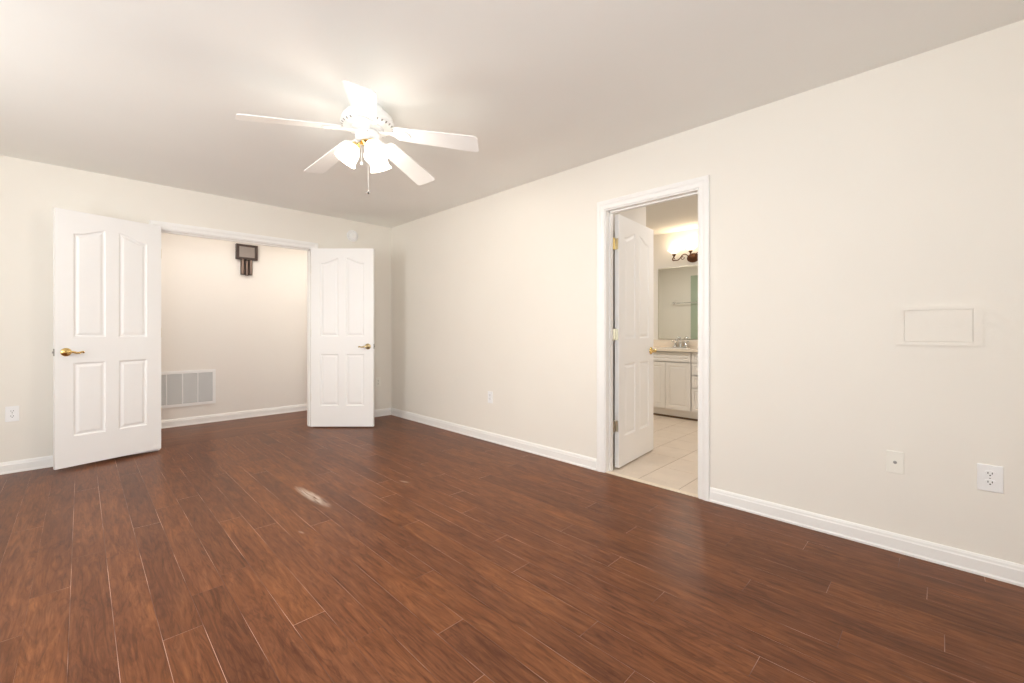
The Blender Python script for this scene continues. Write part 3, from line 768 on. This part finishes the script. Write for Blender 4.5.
SINK = (2.585, -2.630)
C = empty('vanity_countertop', (2.60, -2.81, 0.84)); tagit(C, 'cream marble countertop with backsplash on the white vanity', 'countertop')
bm = bmesh.new(); oval = [(SINK[0] + 0.155 * math.cos(2 * PI * k / 40), SINK[1] + 0.205 * math.sin(2 * PI * k / 40)) for k in range(40)]
rect = [(2.312, VY0 - 0.01), (BX, VY0 - 0.01), (BX, VY1 + 0.01), (2.312, VY1 + 0.01)]
fill_with_holes(bm, rect, [oval], lambda a, b: (a, b, 0.868))
for i in range(4):
    a, b = rect[i], rect[(i + 1) % 4]; bm.faces.new([bm.verts.new(q) for q in ((*a, 0.868), (*b, 0.868), (*b, 0.839), (*a, 0.839))])
bmesh.ops.translate(bm, vec=(-2.60, 2.81, -0.84), verts=bm.verts); link('slab', bm, M_COUNTER, C)
bm = bmesh.new(); box(bm, BX - 0.020, BX, VY0 - 0.01, VY1 + 0.01, 0.868, 0.970, bev=0.003)
bmesh.ops.translate(bm, vec=(-2.60, 2.81, -0.84), verts=bm.verts); link('backsplash', bm, M_COUNTER, C)
bm = bmesh.new(); lathe(bm, [(0.158, 0.0005), (0.155, 0.0), (0.150, -0.010), (0.130, -0.022), (0.09, -0.0275), (0, -0.028)], 40, Matrix.Translation((SINK[0], SINK[1], 0.868)), sy=205 / 155)
bmesh.ops.translate(bm, vec=(-2.60, 2.81, -0.84), verts=bm.verts); link('basin', bm, M_BASIN, C, smooth=True)

FS = 1.25
F = empty('faucet', (2.775, SINK[1], 0.868)); tagit(F, 'chrome two-handle faucet on the vanity countertop', 'faucet')
bm = bmesh.new(); box(bm, -0.026, 0.026, -0.082, 0.082, 0, 0.012, bev=0.005); link('base_plate', bm, M_CHROME, F, smooth=True)
F.scale = (FS * 0.9, FS, FS)
bm = bmesh.new(); tube(bm, smooth_path([(0, 0, 0.01), (0, 0, 0.07), (-0.03, 0, 0.105), (-0.085, 0, 0.100), (-0.11, 0, 0.075)], 7), [0.017] * 8 + [0.013] * 21, 16)
link('spout', bm, M_CHROME, F, smooth=True)
for s in (-1, 1):
    bm = bmesh.new(); lathe(bm, [(0.018, 0.01), (0.016, 0.03), (0.011, 0.040), (0.018, 0.050), (0.020, 0.062), (0.012, 0.070), (0, 0.071)], 20, Matrix.Translation((0, s * 0.058, 0)))
    tube(bm, [(0, s * 0.058, 0.060), (-0.01, s * 0.095, 0.072)], [0.007, 0.005], 10); link('handle', bm, M_CHROME, F, smooth=True)

r = empty('mirror', (BX, -2.85, 0.985)); tagit(r, 'large frameless wall mirror above the vanity', 'mirror')
bm = bmesh.new(); box(bm, -0.006, -0.001, -0.55, 0.560, 0.0, 0.970); link('mirror_glass', bm, M_MIRROR, r)
bm = bmesh.new(); box(bm, -0.0075, -0.0005, 0.560, 0.566, 0.0, 0.972); box(bm, -0.0075, -0.0005, -0.55, 0.566, 0.970, 0.977); box(bm, -0.0085, -0.0005, -0.55, 0.566, -0.008, 0.0)
link('mirror_edge', bm, M_NICKEL, r)

r = empty('towel_bar', (RW, -1.56, 1.64)); tagit(r, 'slim metal towel bar, seen only in the bathroom mirror', 'towel bar')
bm = bmesh.new(); tube(bm, [(0.065, -0.30, 0), (0.065, 0.30, 0)], 0.008, 12); link('bar', bm, M_CHROME, r, smooth=True)
for s in (-1, 1):
    bm = bmesh.new(); lathe(bm, [(0, 0.0), (0.024, 0.0), (0.024, 0.008), (0.010, 0.016), (0.010, 0.055), (0.014, 0.065), (0, 0.075)], 18, Matrix.Translation((0, s * 0.29, 0)) @ Matrix.Rotation(PI / 2, 4, 'Y'))
    link('bracket', bm, M_CHROME, r, smooth=True)

# vanity light: bronze scroll arms, bell glasses opening upward
def vanity_light():
    r = empty('vanity_light', (BX, -2.770, 2.06)); tagit(r, 'antique bronze scroll vanity light with lit glass shades above the mirror', 'wall lamp')
    bm = bmesh.new()
    lathe(bm, [(0, 0.0), (0.062, 0.0), (0.062, 0.006), (0.056, 0.014), (0.044, 0.016), (0.040, 0.024), (0.026, 0.030), (0.020, 0.042), (0.010, 0.050), (0, 0.052)], 32, Matrix.Rotation(-PI / 2, 4, 'Y'), sx=1.0, sy=1.3)
    for k in range(14):
        a = 2 * PI * k / 14; p = Vector((-0.012, 0.060 * math.cos(a), 0.045 * math.sin(a)))
        lathe(bm, [(0, -0.008), (0.008, 0), (0, 0.008)], 8, Matrix.Translation(p))
    link('backplate', bm, M_BRONZE, r, smooth=True)
    for s, top in ((1, 0.045), (-1, 0.045), (0, 0.075)):
        x = -0.085; cy = s * 0.222
        bm = bmesh.new()
        if s:
            pts = [(-0.03, s * 0.03, 0.0), (-0.06, s * 0.07, 0.045), (x, s * 0.105, 0.040), (x, s * 0.145, -0.005), (x, s * 0.18, -0.022), (x, cy + s * 0.018, -0.010), (x, cy + s * 0.010, 0.014), (x, cy, 0.030)]
            tube(bm, smooth_path(pts, 7), 0.0065, 10)
            sp = []
            for k in range(22):                # inner curl
                t = k / 21; a = PI * 0.5 + t * 2.0 * PI; rr = 0.030 * (1 - 0.75 * t)
                sp.append((x, s * (0.098 - rr * math.sin(a) * 0.9 + 0.01), 0.006 + rr * math.cos(a)))
            tube(bm, sp, 0.0048, 8)
            sp = []
            for k in range(22):                # curl below the cup
                t = k / 21; a = PI * 0.15 + t * 1.9 * PI; rr = 0.026 * (1 - 0.6 * t)
                sp.append((x, cy + s * (0.004 - rr * math.cos(a)), 0.000 - rr * math.sin(a)))
            tube(bm, sp, 0.0055, 8)
        else:
            tube(bm, smooth_path([(-0.03, 0, 0.02), (-0.07, 0, 0.01), (x, 0, 0.035), (x, 0, 0.05)], 6), 0.0065, 10); cy = 0
        link('arm', bm, M_BRONZE, r, smooth=True)
        mt = Matrix.Translation((x, cy, 0.030 + (0 if s else 0.02)))
        bm = bmesh.new(); lathe(bm, [(0, -0.004), (0.010, -0.002), (0.014, 0.012), (0.027, 0.028), (0.031, 0.033), (0.028, 0.034), (0.012, 0.020), (0, 0.018)], 24, mt)
        link('cup', bm, M_BRONZE, r, smooth=True)
        bm = bmesh.new(); lathe(bm, [(0.012, 0.024), (0.028, 0.034), (0.042, 0.050), (0.060, 0.066), (0.086, 0.088), (0.084, 0.089), (0.057, 0.069), (0.040, 0.054), (0.026, 0.037), (0.010, 0.027)], 36, mt)
        sh = link('lamp_shade', bm, M_VANGLASS, r, smooth=True)
        bm = bmesh.new(); lathe(bm, [(0, 0.026), (0.011, 0.028), (0.013, 0.045), (0.024, 0.062), (0.026, 0.075), (0.018, 0.090), (0, 0.096)], 20, mt)
        link('bulb', bm, M_BULB, sh, smooth=True)
        l = bpy.data.lights.new('vanity_lamp', 'POINT'); l.energy = VAN_W; l.color = (1.0, 0.84, 0.66); l.shadow_soft_size = 0.035
        lo = bpy.data.objects.new('vanity_lamp', l); COL.objects.link(lo); lo.parent = r; lo.location = (x, cy, 0.030 + (0 if s else 0.02) + 0.14)
VAN_W = 0.35
vanity_light()
